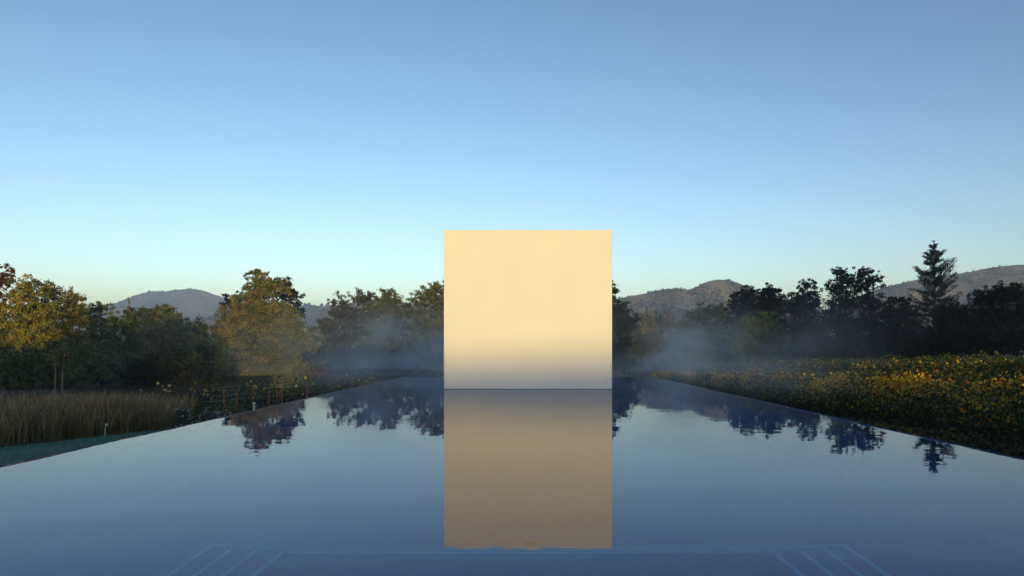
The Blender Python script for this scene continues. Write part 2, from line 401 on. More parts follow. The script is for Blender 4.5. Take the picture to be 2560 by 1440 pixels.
# scrub oaks dotted over the hills
def scrub(name, key, n, r0, r1, col, seed):
    Xw, dist, Z, VV = HG[key]; rg = np.random.default_rng(seed)
    nv, nu = Z.shape
    u = rg.uniform(1, nu-2, n*4); v = rg.uniform(0, nv*.485, n*4)
    dens = fbm(u*.16, v*.30, 4, seed); keep = dens + rg.random(n*4)*.22 > .56
    u, v = u[keep][:n], v[keep][:n]
    iu, iv = u.astype(int), v.astype(int); fu, fv = u-iu, v-iv
    bl = lambda A: (A[iv,iu]*(1-fu)+A[iv,iu+1]*fu)*(1-fv)+(A[iv+1,iu]*(1-fu)+A[iv+1,iu+1]*fu)*fv
    c = np.stack([bl(Xw), bl(dist), bl(Z)], -1); r = rg.uniform(r0, r1, len(c))*rg.choice([.7,1,1,1.4], len(c))
    k = 7; V = []; Cc = []
    for j in range(k):                                # leaf clumps: a few tilted faces per shrub
        d = rg.normal(size=(len(c), 3)); d /= np.linalg.norm(d, axis=1)[:, None]
        ctr = c + d*r[:, None]*.45 + np.array([0,0,1])*r[:, None]*.45
        uu = rg.normal(size=(len(c), 3)); uu /= np.linalg.norm(uu, axis=1)[:, None]
        ww = np.cross(uu, rg.normal(size=(len(c), 3))); ww /= np.linalg.norm(ww, axis=1)[:, None]
        q = np.stack([ctr-uu*r[:,None]*.8, ctr+ww*r[:,None]*.6, ctr+uu*r[:,None]*.8, ctr-ww*r[:,None]*.6], 1)
        V.append(q.reshape(-1, 3)); Cc.append(np.repeat(np.array(col)*rg.uniform(.6, 1.5, (len(c), 1)), 4, 0))
    V = np.concatenate(V); Cc = np.concatenate(Cc)
    return tag(mesh_obj(name, V, np.arange(len(V)).reshape(-1, 4), M['leaf'], col=Cc), kind='stuff')
SC = (.068,.072,.052)
for key, n_, r0, r1, lab in (('L', 6000, 1.8, 3.6, 'dark scrub covering the far mountain at left'), ('M', 3500, 2.5, 5, 'dark scrub on the low hill behind the left trees'),
                             ('R1', 13000, 1.0, 2.3, 'scrub oaks on the rounded hill right of the pavilion'), ('R2', 13000, 1.2, 2.6, 'scrub oaks on the high slope at far right'), ('LL', 500, 2, 5, 'scattered scrub on the tan hill below the far mountain'), ('K', 500, 1, 2.2, 'brush on the small knoll right of the pavilion')):
    tag(scrub('hill_scrub', key, n_, r0, r1, SC, 100+n_), lab, 'scrub')

# ------------------------------------------------------------------ trees
PAL = {
 'gold':  [(0.31,0.293,0.0565), (0.219,0.235,0.0565), (0.31,0.216,0.0377), (0.137,0.166,0.0471)],
 'oak':   [(0.274,0.256,0.0603), (0.183,0.206,0.0565), (0.11,0.147,0.0471), (0.274,0.196,0.0471)],
 'olive': [(0.137,0.157,0.0567), (0.0884,0.116,0.0446), (0.177,0.168,0.0607)],
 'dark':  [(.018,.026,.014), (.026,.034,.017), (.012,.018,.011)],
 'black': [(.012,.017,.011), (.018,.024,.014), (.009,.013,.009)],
 'grey':  [(0.09,0.102,0.078), (0.066,0.078,0.0624), (0.12,0.12,0.09)],
 'red':   [(.19,.05,.03), (.15,.06,.035), (.10,.06,.03)],
 'yellow':[(0.262,0.206,0.027), (0.157,0.16,0.027), (0.105,0.131,0.027)],
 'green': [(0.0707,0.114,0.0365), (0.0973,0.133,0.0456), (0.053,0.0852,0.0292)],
 'tan':   [(0.238,0.175,0.084), (0.168,0.133,0.07), (0.126,0.112,0.063)],
}
def leaves(c, L, cols, rg, asp=.6, out=None):
    n = len(c)
    uu = rg.normal(size=(n, 3)); uu /= np.linalg.norm(uu, axis=1)[:, None]
    ww = np.cross(uu, rg.normal(size=(n, 3))); ww /= np.linalg.norm(ww, axis=1)[:, None]
    s = (L*rg.uniform(.6, 1.3, n))[:, None]
    q = np.stack([c-uu*s*.5, c+ww*s*asp*.5+uu*s*.08, c+uu*s*.5, c-ww*s*asp*.5+uu*s*.08], 1).reshape(-1, 3)
    return q, np.repeat(cols, 4, 0)
def unit(rg, n):
    d = rg.normal(size=(n, 3)); return d/np.linalg.norm(d, axis=1)[:, None]

def broadleaf(name, label, cat, blobs, Y, pal, dens=1.0, leaf=.30, clump=1.0, trunk=None, group=None, seed=0, bark='bark', pole=None):
    rg = np.random.default_rng(1000+seed); leaf *= .88
    B = []
    for k, (bx_, by_, rx, ry) in enumerate(blobs):
        c = np.array(px(bx_, by_, Y)); s = Y/F
        c[1] += rg.uniform(-.35, .35)*rx*s
        rx, ry = rx*1.12, ry*1.14; B.append((c, rx*s, .85*(rx+ry)/2*s, ry*s))
    tx = trunk if trunk is not None else blobs[-1][0]
    X0 = (tx-VX)/F*Y; z0 = float(g(X0, Y))-.05
    root = empty(name, (X0, Y, z0), label, cat, group)
    V = []; Cc = []; mb = MB()
    zmid = min(b_[0][2]-.3*b_[3] for b_ in B)
    H = max(b_[0][2] for b_ in B)-z0
    tr_r = max(.10, .022*H)
    fork = np.array([X0, Y, z0+max(.3*H, .8)])
    mb.tube([(X0, Y, z0), (X0+.04*H*rg.normal()*.3, Y, (z0+fork[2])/2), tuple(fork)], [tr_r*1.3, tr_r, tr_r*.85], 8)
    if pole:
        tr_r = pole; fork = np.array([X0+.05, Y, zmid]); mb = MB(); mb.tube([(X0, Y, z0), (X0+.02, Y, (z0+zmid)/2), tuple(fork)], [tr_r*1.2, tr_r, tr_r*.8], 8)
    pal_ = np.array(PAL[pal])
    for (c, rx, ry, rz) in B:
        mid_ = (fork+c)/2 + rg.normal(0, .08, 3)*H*.6
        mb.tube([tuple(fork), tuple(mid_), tuple(c)], [tr_r*.7, tr_r*.45, tr_r*.2], 6)
        area = math.pi*rx*rz
        n = int(6.2*dens*area/(.45*leaf*leaf)); n = min(n, 34000)
        rc = clump*max(.24, .155*math.sqrt(rx*rz))
        nc = max(10, int(n/ (30 if rc < .6 else 55)))
        d = unit(rg, nc); d[:, 2] = np.where(d[:, 2] < -.8, -d[:, 2]*.4, d[:, 2])
        rad = rg.random(nc)**.42
        lump = .74 + .5*vnoise(np.arctan2(d[:,1], d[:,0])*2.3+7+c[0], d[:,2]*3.1+c[2], seed+3)
        cc_ = c + d*np.array([rx, ry, rz])*(rad*lump)[:, None]
        for q in rg.choice(nc, min(nc, 14), replace=False):
            mb.tube([tuple(c+(cc_[q]-c)*.05), tuple((c+cc_[q])/2+rg.normal(0,.05,3)*rx), tuple(cc_[q])], [tr_r*.18, tr_r*.1, .012], 4, cap=False)
        per = rg.multinomial(n, (lambda w_: w_/w_.sum())(rg.uniform(.3, 1.6, nc)))
        ci = np.repeat(np.arange(nc), per)
        off = rg.normal(size=(len(ci), 3))*np.array([rc*.55, rc*.55, rc*.38])
        lc = cc_[ci]+off
        lc = lc[lc[:, 2] > z0+.15] if True else lc
        ci = ci[:len(lc)]
        tint = pal_[rg.integers(0, len(pal_), nc)]*rg.uniform(.7, 1.3, (nc, 1))
        col = tint[ci]*rg.uniform(.65, 1.35, (len(ci), 1))
        q, cl = leaves(lc, leaf, col, rg); V.append(q); Cc.append(cl)
    mb.build('trunk', M[bark], root, smooth=True)
    V = np.concatenate(V); Cc = np.concatenate(Cc)
    mesh_obj('crown', V, np.arange(len(V)).reshape(-1, 4), M['leaf'], root, col=Cc)
    return root

def conifer(name, label, x, ytop, ybase, Y, wpx, pal, n_br=90, per=40, leaf=.3, seed=0, up=.15, group=None, sparse=1.0, cat='tree', prof=None):
    rg = np.random.default_rng(5000+seed)
    X0 = (x-VX)/F*Y; zt = CH-(ytop-HY)/F*Y
    z0 = float(g(X0, Y))-.05 if ybase is None else CH-(ybase-HY)/F*Y
    H = zt-z0; Wd = wpx/F*Y
    root = empty(name, (X0, Y, z0), label, cat, group)
    mb = MB(); mb.tube([(X0, Y, z0), (X0+.01*H, Y, z0+.5*H), (X0, Y, zt-.02*H)], [.018*H, .011*H, .02], 7)
    V = []; Cc = []; pal_ = np.array(PAL[pal])
    for i in range(n_br):
        t_ = rg.uniform(.18, .99)**.85
        ln = Wd*(prof(t_) if prof else (1-t_)**.8+.06)*rg.uniform(.55, 1.15)
        an_ = rg.uniform(0, 2*math.pi); d = np.array([math.cos(an_), math.sin(an_), up*rg.uniform(-.6, 2.2)])
        p0 = np.array([X0, Y, z0+t_*H]); p1 = p0+d*ln; p1[2] += .12*ln
        mid_ = (p0+p1)/2 - np.array([0, 0, .07*ln])
        if ln > .5: mb.tube([tuple(p0), tuple(mid_), tuple(p1)], [.02+.01*ln, .012+.006*ln, .01], 4, cap=False)
        m_ = max(6, int(per*sparse*(ln/Wd+.15)))
        s_ = rg.uniform(.25, 1.03, m_)[:, None]
        lc = (1-s_)**2*p0 + 2*s_*(1-s_)*mid_ + s_**2*p1 + rg.normal(0, 1, (m_, 3))*np.array([.13, .13, .10])*min(ln, 2.2)*.75
        col = pal_[rg.integers(0, len(pal_))]*rg.uniform(.6, 1.4, (m_, 1))
        q, cl = leaves(lc, leaf, col*np.ones((m_, 3)), rg, .45); V.append(q); Cc.append(cl)
    mb.build('trunk', M['bark'], root, smooth=True)
    V = np.concatenate(V); Cc = np.concatenate(Cc)
    mesh_obj('crown', V, np.arange(len(V)).reshape(-1, 4), M['leaf'], root, col=Cc)
    return root

GL, GC, GR = 'trees behind the tall grass', 'trees beyond the far end of the pool', 'dark trees beyond the vineyard'
TREES = [
 ('maple_tree', 'red-leaved tree cut by the left edge of the photo', [(6,696,26,32),(-8,735,34,32),(-20,800,50,60)], 95, 'red', dict(leaf=.34, group=GL)),
 ('oak_tree', 'golden oak at far left, its crown just right of the red tree', [(72,722,38,32),(48,765,48,36),(105,775,42,38),(40,830,60,55),(100,850,55,55),(10,880,50,50),(60,920,60,40)], 74, 'gold', dict(leaf=.24, group=GL)),
 ('oak_tree', 'golden green oak with two rounded tops, second from the left', [(140,738,36,32),(182,756,32,32),(150,790,50,40),(200,795,28,30),(160,850,55,50),(175,905,55,45)], 78, 'oak', dict(leaf=.24, group=GL)),
 ('oak_tree', 'thin dark oak with sky gaps right of the golden oaks', [(245,772,34,22),(222,800,30,26),(262,805,38,26),(240,855,45,40),(235,915,60,50)], 86, 'olive', dict(leaf=.25, dens=.7, group=GL)),
 ('oak_tree', 'dark oak left of centre in front of the far mountain', [(345,790,36,22),(310,815,40,28),(365,835,45,35),(330,880,75,55),(300,930,70,40)], 84, 'green', dict(leaf=.26, dens=1.2, group=GL)),
 ('oak_tree', 'dark oak with a sunlit top below the mountain summit', [(412,780,30,20),(390,800,36,24),(440,808,34,26),(420,855,70,50),(410,920,75,50)], 80, 'olive', dict(leaf=.25, dens=1.2, group=GL)),
 ('oak_tree', 'low dark oak left of the big golden oak', [(485,830,40,28),(470,870,50,40),(505,900,55,55),(480,940,50,35)], 92, 'green', dict(leaf=.27, dens=1.2, group=GL)),
 ('oak_tree', 'dark tufted oak crown rising behind the big golden oak', [(594,746,32,16),(570,760,20,14),(712,722,26,30),(725,750,30,28),(742,780,24,18),(650,790,80,40)], 122, 'dark', dict(leaf=.33, trunk=660, group=GC)),
 ('oak_tree', 'big golden oak with a stepped crown beyond the wire fence', [(642,690,28,20),(655,718,48,24),(640,752,52,28),(688,722,34,24),(600,790,55,36),(690,800,70,44),(565,850,48,50),(640,860,75,55),(735,860,62,55),(600,920,66,40),(690,925,70,38),(640,955,60,24)], 108, 'oak', dict(leaf=.30, dens=1.15, group=GC)),
 ('bare_tree', 'thin grey-green half-bare tree right of the big golden oak', [(848,762,28,26),(900,752,40,26),(860,800,50,36),(905,812,40,40),(850,860,55,45),(810,830,28,44)], 132, 'grey', dict(leaf=.28, dens=.75, clump=.8, group=GC)),
 ('oak_tree', 'hazy oak with a warm lit top left of the pavilion', [(970,748,34,26),(955,785,42,32),(1000,790,32,32),(965,840,60,42),(950,885,66,36)], 126, 'olive', dict(leaf=.32, dens=1.2, group=GC)),
 ('oak_tree', 'tall dusky oak half hidden by the left side of the pavilion', [(1085,725,30,22),(1062,752,34,28),(1105,765,40,36),(1045,795,32,30),(1090,830,60,50),(1060,880,66,40)], 118, 'olive', dict(leaf=.31, dens=1.2, group=GC)),
 ('oak_tree', 'dark tree half hidden by the right side of the pavilion', [(1530,735,20,28),(1548,775,28,30),(1570,808,28,30),(1540,830,44,50),(1560,880,44,40)], 116, 'dark', dict(leaf=.30, group=GC)),
 ('willow_shrub', 'grey misty shrub just right of the pavilion', [(1620,862,44,34),(1650,880,50,34),(1600,890,40,26)], 94, 'grey', dict(leaf=.22, dens=.7, clump=.8, group='misty shrubs at the far end of the pool')),
 ('willow_shrub', 'grey misty shrub below the yellow-topped tree', [(1715,838,44,36),(1700,878,55,34),(1750,870,44,36)], 96, 'grey', dict(leaf=.22, dens=.7, clump=.8, group='misty shrubs at the far end of the pool')),
 ('maple_tree', 'yellow-topped tree in mist between knoll and dark trees', [(1775,782,40,20),(1740,800,34,24),(1808,786,24,26),(1770,825,60,42),(1780,870,60,40)], 165, 'yellow', dict(leaf=.38, group=GC)),
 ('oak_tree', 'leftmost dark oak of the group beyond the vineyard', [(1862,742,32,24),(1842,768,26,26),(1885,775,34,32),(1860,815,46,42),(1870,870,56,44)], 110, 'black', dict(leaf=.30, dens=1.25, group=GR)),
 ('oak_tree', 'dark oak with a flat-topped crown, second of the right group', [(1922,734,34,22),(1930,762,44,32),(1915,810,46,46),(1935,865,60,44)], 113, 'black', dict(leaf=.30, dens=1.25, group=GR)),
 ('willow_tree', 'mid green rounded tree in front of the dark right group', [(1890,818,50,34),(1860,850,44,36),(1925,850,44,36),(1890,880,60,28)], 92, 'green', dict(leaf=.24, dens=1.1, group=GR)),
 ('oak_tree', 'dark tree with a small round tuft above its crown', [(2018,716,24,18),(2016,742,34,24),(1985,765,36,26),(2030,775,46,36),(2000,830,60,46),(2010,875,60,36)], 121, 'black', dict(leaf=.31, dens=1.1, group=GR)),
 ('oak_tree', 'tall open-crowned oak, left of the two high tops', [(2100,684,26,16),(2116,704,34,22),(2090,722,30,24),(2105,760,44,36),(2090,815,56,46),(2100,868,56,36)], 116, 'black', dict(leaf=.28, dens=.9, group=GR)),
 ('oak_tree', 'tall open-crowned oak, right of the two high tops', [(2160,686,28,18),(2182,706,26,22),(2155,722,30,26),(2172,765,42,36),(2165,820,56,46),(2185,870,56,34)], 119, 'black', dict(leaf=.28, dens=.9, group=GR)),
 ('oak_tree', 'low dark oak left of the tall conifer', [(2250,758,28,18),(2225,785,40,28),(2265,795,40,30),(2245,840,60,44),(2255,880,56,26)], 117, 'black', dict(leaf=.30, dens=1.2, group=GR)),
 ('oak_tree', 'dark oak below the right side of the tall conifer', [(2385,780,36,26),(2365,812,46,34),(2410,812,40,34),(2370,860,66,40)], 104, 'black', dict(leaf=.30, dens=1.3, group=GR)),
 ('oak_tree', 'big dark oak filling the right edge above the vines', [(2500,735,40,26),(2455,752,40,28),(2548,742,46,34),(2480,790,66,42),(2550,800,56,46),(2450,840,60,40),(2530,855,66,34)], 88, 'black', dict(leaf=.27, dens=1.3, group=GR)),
]
for i, (nm, lab, bl, Y_, pal, kw) in enumerate(TREES):
    broadleaf(nm, lab, 'shrub' if 'shrub' in nm else 'tree', bl, Y_, pal, seed=i*13+1, **kw)

# tall conifer over the right group
conifer('fir_tree', 'tall ragged conifer standing above the dark trees at right', 2334, 601, None, 145, 58, 'dark', n_br=170, per=170, leaf=.32, seed=3, up=.42, group=GR,
        prof=lambda t_: np.interp(t_, [0,.3,.485,.56,.615,.69,.744,.8,.874,.95,1], [.6,.9,1.05,.8,.98,.66,.80,.5,.36,.16,.05]))
conifer('fir_tree', 'thin pale conifer top in front of the far mountain', 322, 738, None, 100, 26, 'tan', n_br=60, per=50, leaf=.26, seed=8, up=.3, group=GL)
# conifers on the sunlit knoll
ORD = ('leftmost', 'second', 'third', 'fourth', 'fifth', 'sixth', 'seventh', 'eighth', 'ninth', 'tenth', 'eleventh', 'twelfth', 'last')
PL = [w_ + (' of the knoll-top pines counted from the pavilion' if i_ else ' of the knoll-top pines, next to the pavilion') for i_, w_ in enumerate(ORD)] + ['middle pine on the knoll face below the skyline', 'left pine on the knoll face below the skyline', 'right pine on the knoll face below the skyline']
for k, (x_, y_) in enumerate([(1578,790),(1592,772),(1604,782),(1617,768),(1628,780),(1640,771),(1651,784),(1661,774),(1672,770),(1683,788),(1693,796),(1704,806),(1715,812),(1634,800),(1610,800),(1660,802)]):
    yb = np.interp(x_, [1540,1660,1740], [842,852,868])
    conifer('pine_tree', PL[k], x_, y_, yb, 372-4*(k % 5), 17+3*(k % 3), ['tan','olive','oak','tan'][k % 4], n_br=60, per=34, leaf=.85, seed=40+k, up=.1, group='pines on the sunlit knoll')

# dark bushes along the feet of the trees
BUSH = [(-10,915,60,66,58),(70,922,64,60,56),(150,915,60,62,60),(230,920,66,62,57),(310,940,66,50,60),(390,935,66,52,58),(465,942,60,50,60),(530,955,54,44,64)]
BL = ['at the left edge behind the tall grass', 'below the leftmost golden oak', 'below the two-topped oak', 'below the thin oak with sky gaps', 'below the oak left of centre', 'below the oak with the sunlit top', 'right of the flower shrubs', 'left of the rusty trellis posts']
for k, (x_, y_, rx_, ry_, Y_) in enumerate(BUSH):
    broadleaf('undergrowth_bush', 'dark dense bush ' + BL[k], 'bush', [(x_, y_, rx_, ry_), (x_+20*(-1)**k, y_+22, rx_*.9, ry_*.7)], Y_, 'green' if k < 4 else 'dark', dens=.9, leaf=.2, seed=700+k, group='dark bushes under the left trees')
BUSH2 = [(1860,885,50,26,98),(1950,880,60,30,99),(2050,872,64,34,97),(2150,868,64,36,98),(2250,866,64,36,97),(2350,862,64,38,92),(2440,858,60,38,84),(2530,856,64,40,80)]
BL2 = ['below the leftmost dark oak', 'below the flat-topped dark oak', 'below the tree with the round tuft', 'between the two high-topped oaks', 'left of the tall conifer', 'right of the tall conifer', 'left part of the big right oak', 'at the right edge above the vines']
for k, (x_, y_, rx_, ry_, Y_) in enumerate(BUSH2):
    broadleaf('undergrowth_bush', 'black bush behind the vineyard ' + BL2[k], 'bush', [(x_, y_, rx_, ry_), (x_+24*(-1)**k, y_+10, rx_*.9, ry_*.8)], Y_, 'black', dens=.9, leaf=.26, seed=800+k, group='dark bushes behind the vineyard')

BUSH3 = [(800,905,40,34,104),(860,900,50,36,102),(930,896,54,36,100),(1005,896,54,36,102),(1080,890,54,40,100),(1560,895,50,36,100),(1650,893,50,30,104),(1790,880,50,36,100)]
BL3 = ['right of the big golden oak', 'below the half-bare tree', 'left below the hazy oak', 'right below the hazy oak', 'beside the left side of the pavilion', 'beside the right side of the pavilion', 'below the sunlit knoll', 'left of the dark right group']
for k, (x_, y_, rx_, ry_, Y_) in enumerate(BUSH3):
    broadleaf('misty_bush', 'dusky bush in mist ' + BL3[k], 'bush', [(x_, y_, rx_, ry_), (x_+22*(-1)**k, y_+14, rx_*.9, ry_*.7)], Y_, 'dark', dens=.8, leaf=.27, seed=900+k, group='dusky bushes beyond the far pool edge')

# slender pale saplings in front of the dark left trees
for k, (x_, lab) in enumerate(((137, 'left of two slender pale sapling trunks behind the tall grass'), (155, 'right of two slender pale sapling trunks behind the tall grass'))):
    broadleaf('sapling_tree', lab, 'tree', [(x_-4+10*k, 905, 18, 14), (x_+6, 890, 16, 16)], 46, 'olive', dens=.7, leaf=.16, trunk=x_, seed=400+k, bark='bark_pale', pole=.036, group='saplings')

# ------------------------------------------------------------------ vineyard
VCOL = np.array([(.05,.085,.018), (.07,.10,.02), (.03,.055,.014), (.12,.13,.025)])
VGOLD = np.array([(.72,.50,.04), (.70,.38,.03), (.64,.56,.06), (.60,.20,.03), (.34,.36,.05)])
def hexleaf(c, L, col, rg):
    n = len(c)
    uu = unit(rg, n); ww = np.cross(uu, rg.normal(size=(n, 3))); ww /= np.linalg.norm(ww, axis=1)[:, None]; nn = np.cross(uu, ww)
    s = (L*rg.uniform(.6, 1.25, n))[:, None]
    pts = [(-.45, 0, .0), (-.15, .48, .10), (.28, .34, .06), (.55, 0, -.06), (.28, -.34, .06), (-.15, -.48, .10)]
    q = np.stack([c+uu*s*a_+ww*s*b_+nn*s*d_ for a_, b_, d_ in pts], 1).reshape(-1, 3)
    return q, np.repeat(col, 6, 0)
def vine_row(label, X, y0, y1, top, gold, seed, pmat, posts, per_m=230, thick=.42, canopy=1.25, post_top=None, leafy=None, grp=None, z_gr=None, lsize=.15):
    rg = np.random.default_rng(9000+seed)
    root = empty('vine_row', (X, y0, float(g(X, y0))), label, 'vine row', grp)
    n = int((y1-y0)*per_m); yy_ = rg.uniform(y0, y1, n)
    if leafy is not None:
        yy_ = yy_[rg.random(n) < leafy(yy_)]; n = len(yy_)
    tz = top(yy_) + .36*(vnoise(yy_*.9, yy_*0+seed, 3)-.5) + .16*(vnoise(yy_*3.1, yy_*0+seed, 5)-.5)
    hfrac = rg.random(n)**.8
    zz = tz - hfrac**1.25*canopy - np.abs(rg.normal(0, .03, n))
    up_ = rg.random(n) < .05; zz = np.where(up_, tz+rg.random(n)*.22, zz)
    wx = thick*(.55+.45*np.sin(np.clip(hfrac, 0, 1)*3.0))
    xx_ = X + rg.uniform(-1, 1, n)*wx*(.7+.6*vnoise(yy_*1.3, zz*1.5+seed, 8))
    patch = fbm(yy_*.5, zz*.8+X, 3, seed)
    isg = rg.random(n) < gold*(.22+3.0*np.clip(patch-.34, 0, .30))*1.6*(1-hfrac)**1.7  # gold thins downwards: autumn colour plus painted sunlit top and shaded lower canopy
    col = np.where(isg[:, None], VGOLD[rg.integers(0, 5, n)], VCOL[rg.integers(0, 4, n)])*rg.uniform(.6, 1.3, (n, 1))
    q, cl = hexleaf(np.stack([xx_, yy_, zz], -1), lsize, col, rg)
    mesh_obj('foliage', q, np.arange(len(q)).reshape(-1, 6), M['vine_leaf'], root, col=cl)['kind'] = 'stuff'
    for yv in np.arange(y0+.6, y1, 1.8):               # gnarled trunks
        zg = float(g(X, yv)); h_ = float(top(np.array([yv]))[0])-zg
        if leafy is not None and leafy(np.array([yv]))[0] < .15: continue
        x1 = X+rg.normal(0, .04)
        MB().tube([(x1, yv, zg-.04), (x1+rg.normal(0,.03), yv+rg.normal(0,.04), zg+.3*h_), (x1+rg.normal(0,.04), yv, zg+.5*h_)], [.035, .026, .02], 6).build('stem', M['bark'], root)
        MB().tube([(x1, yv-.75, zg+.55*h_), (x1+.02, yv, zg+.49*h_), (x1, yv+.75, zg+.55*h_)], [.009, .016, .009], 5).build('cane', M['bark'], root)
    for yp in posts:
        zg = float(g(X, yp)); pt = post_top(yp) if post_top else float(top(np.array([yp]))[0])-.12
        MB().lathe((X-.0, yp, zg-.05), [(.038, 0), (.038, pt-zg), (.03, pt-zg+.02)], 8).build('post', pmat, root)
    for dz in (.06, .42):
        pts = [(X-.04, yq, (post_top(yq) if post_top else float(top(np.array([yq]))[0])-canopy*.72)-dz) for yq in np.arange(y0, y1+.1, 3.0)]
        MB().tube(pts, .0028, 5).build('wire', M['wire'], root)
    return root
VG = 'vine rows right of the pool'
topA = lambda y: .70 - .0262*(np.asarray(y)-22.2)
pY = [F*14.5/(x_-VX) for x_ in (1718, 1750, 1785, 1830, 1884, 1942, 2020, 2115, 2250, 2450)]
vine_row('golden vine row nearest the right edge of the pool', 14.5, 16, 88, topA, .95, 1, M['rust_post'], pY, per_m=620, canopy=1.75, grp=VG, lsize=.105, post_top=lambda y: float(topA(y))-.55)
for k, lab in enumerate(('green vine row directly behind the golden one', 'third vine row counted from the pool', 'fourth vine row counted from the pool', 'rearmost vine row below the dark trees')):
    X_ = 18.6+2.6*k
    tp = (lambda y, k=k: 1.28 - .0265*(np.asarray(y)-26.5) + (.12, .05, 0)[k-1]*(k > 0))
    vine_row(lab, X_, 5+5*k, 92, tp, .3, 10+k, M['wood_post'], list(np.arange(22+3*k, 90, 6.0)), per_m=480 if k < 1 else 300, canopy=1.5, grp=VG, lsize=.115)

# young trellis on the left, mostly wire
ltop = lambda y: .18 - .02*(np.asarray(y)-29)
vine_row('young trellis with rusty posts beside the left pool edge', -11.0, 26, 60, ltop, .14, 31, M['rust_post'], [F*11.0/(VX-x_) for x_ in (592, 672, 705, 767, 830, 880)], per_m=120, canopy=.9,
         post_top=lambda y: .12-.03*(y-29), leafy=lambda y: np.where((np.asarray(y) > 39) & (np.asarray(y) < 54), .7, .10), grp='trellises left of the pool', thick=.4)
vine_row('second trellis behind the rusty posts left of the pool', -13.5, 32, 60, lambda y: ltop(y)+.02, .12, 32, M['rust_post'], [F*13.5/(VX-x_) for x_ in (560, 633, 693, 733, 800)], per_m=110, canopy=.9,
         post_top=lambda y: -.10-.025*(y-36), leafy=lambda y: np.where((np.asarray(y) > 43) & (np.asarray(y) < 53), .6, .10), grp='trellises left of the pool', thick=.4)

# low ground cover on both banks below the pool edge
def cover(label, x0, x1, y0, y1, n, h, cols, seed):
    rg = np.random.default_rng(seed); x_ = rg.uniform(x0, x1, n); y_ = y0+(y1-y0)*rg.random(n)**1.3
    hh_ = h*(.25+1.1*fbm(x_*.8, y_*.8, 3, seed))
    c = np.stack([x_, y_, g(x_, y_)+hh_*rg.random(n)], -1); pal_ = np.array(cols)
    q, cl = leaves(c, .11, pal_[rg.integers(0, len(pal_), n)]*rg.uniform(.5, 1.5, (n, 1)), rg, .7)
    tag(mesh_obj('ground_cover', q, np.arange(len(q)).reshape(-1, 4), M['leaf'], col=cl), label, 'ground cover', kind='stuff')
cover('dark low weeds between the golden vine row and the pool', 7.9, 14.2, 8, 90, 60000, .42, [(.018,.026,.012), (.028,.034,.014), (.012,.018,.009)], 61)
cover('dark low weeds around the rusty trellis posts', -30, -8.0, 24, 92, 60000, .40, [(.020,.028,.016), (.03,.038,.02), (.012,.018,.011)], 62)
cover('dark low weeds beyond the far pool edge', -9, 9, 45.5, 92, 30000, .5, [(.020,.028,.016), (.03,.038,.02), (.012,.018,.011)], 63)

# ------------------------------------------------------------------ tall ornamental grass
rg = np.random.default_rng(77)
FL = [(-24.0, -10.2), (-19.6, -1.0), (-11.25, 16.2), (-9.56, 19.75), (-8.3, 22.5)]
def front_x(y): return np.interp(y, [p[1] for p in FL], [p[0] for p in FL])
ncl = 760
cy = rg.uniform(9.0, 24.5, ncl); depth_ = rg.random(ncl)**1.1*6.0
cx = front_x(cy) - .35 - depth_
cy = cy + rg.normal(0, .1, ncl)
keep = (cx > -22) & ~((cy > 20.6) & (cx > -10.6))
cx, cy = cx[keep], cy[keep]; ncl = len(cx)
nbl = 70; N_ = ncl*nbl
ci = np.repeat(np.arange(ncl), nbl)
ang = rg.uniform(0, 2*math.pi, N_); lean = np.abs(rg.normal(.30, .24, N_)); Hh = np.repeat(rg.uniform(.68, 1.04, ncl), nbl)*rg.uniform(.5, 1.12, N_)
b0 = np.stack([cx[ci]+rg.normal(0, .10, N_), cy[ci]+rg.normal(0, .10, N_), g(cx[ci], cy[ci])-.02], -1)
dirx = np.stack([np.cos(ang), np.sin(ang), 0*ang], -1); side = np.stack([-np.sin(ang), np.cos(ang), 0*ang], -1)
ang2 = rg.uniform(0, 6.28, N_); side = np.stack([np.cos(ang2), np.sin(ang2), 0*ang], -1)
rows = []
for tt, wd in ((0, .005), (.45, .0055), (.8, .0075), (1.0, .002)):
    c = b0 + dirx*(lean*Hh*tt**1.8)[:, None] + np.array([0,0,1])*(Hh*(tt-.12*lean*tt**2))[:, None]
    rows.append((c-side*wd, c+side*wd))
V = np.stack([r_ for pr_ in rows for r_ in pr_], 1)      # N,8,3
base_ = np.arange(N_)[:, None]*8
fq = np.concatenate([base_+np.array([[0,1,3,2]]), base_+np.array([[2,3,5,4]]), base_+np.array([[4,5,7,6]])], 0)
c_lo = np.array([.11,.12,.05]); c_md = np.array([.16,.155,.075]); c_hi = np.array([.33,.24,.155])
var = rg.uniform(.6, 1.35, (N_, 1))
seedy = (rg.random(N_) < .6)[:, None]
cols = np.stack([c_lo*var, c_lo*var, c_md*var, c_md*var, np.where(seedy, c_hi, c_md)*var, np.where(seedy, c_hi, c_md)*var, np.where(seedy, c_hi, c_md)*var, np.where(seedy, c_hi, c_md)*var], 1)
tag(mesh_obj('tall_grass', V.reshape(-1, 3), fq, M['grass'], col=cols.reshape(-1, 3)), 'bed of tall tawny ornamental grass behind the lawn', 'grass', kind='stuff')

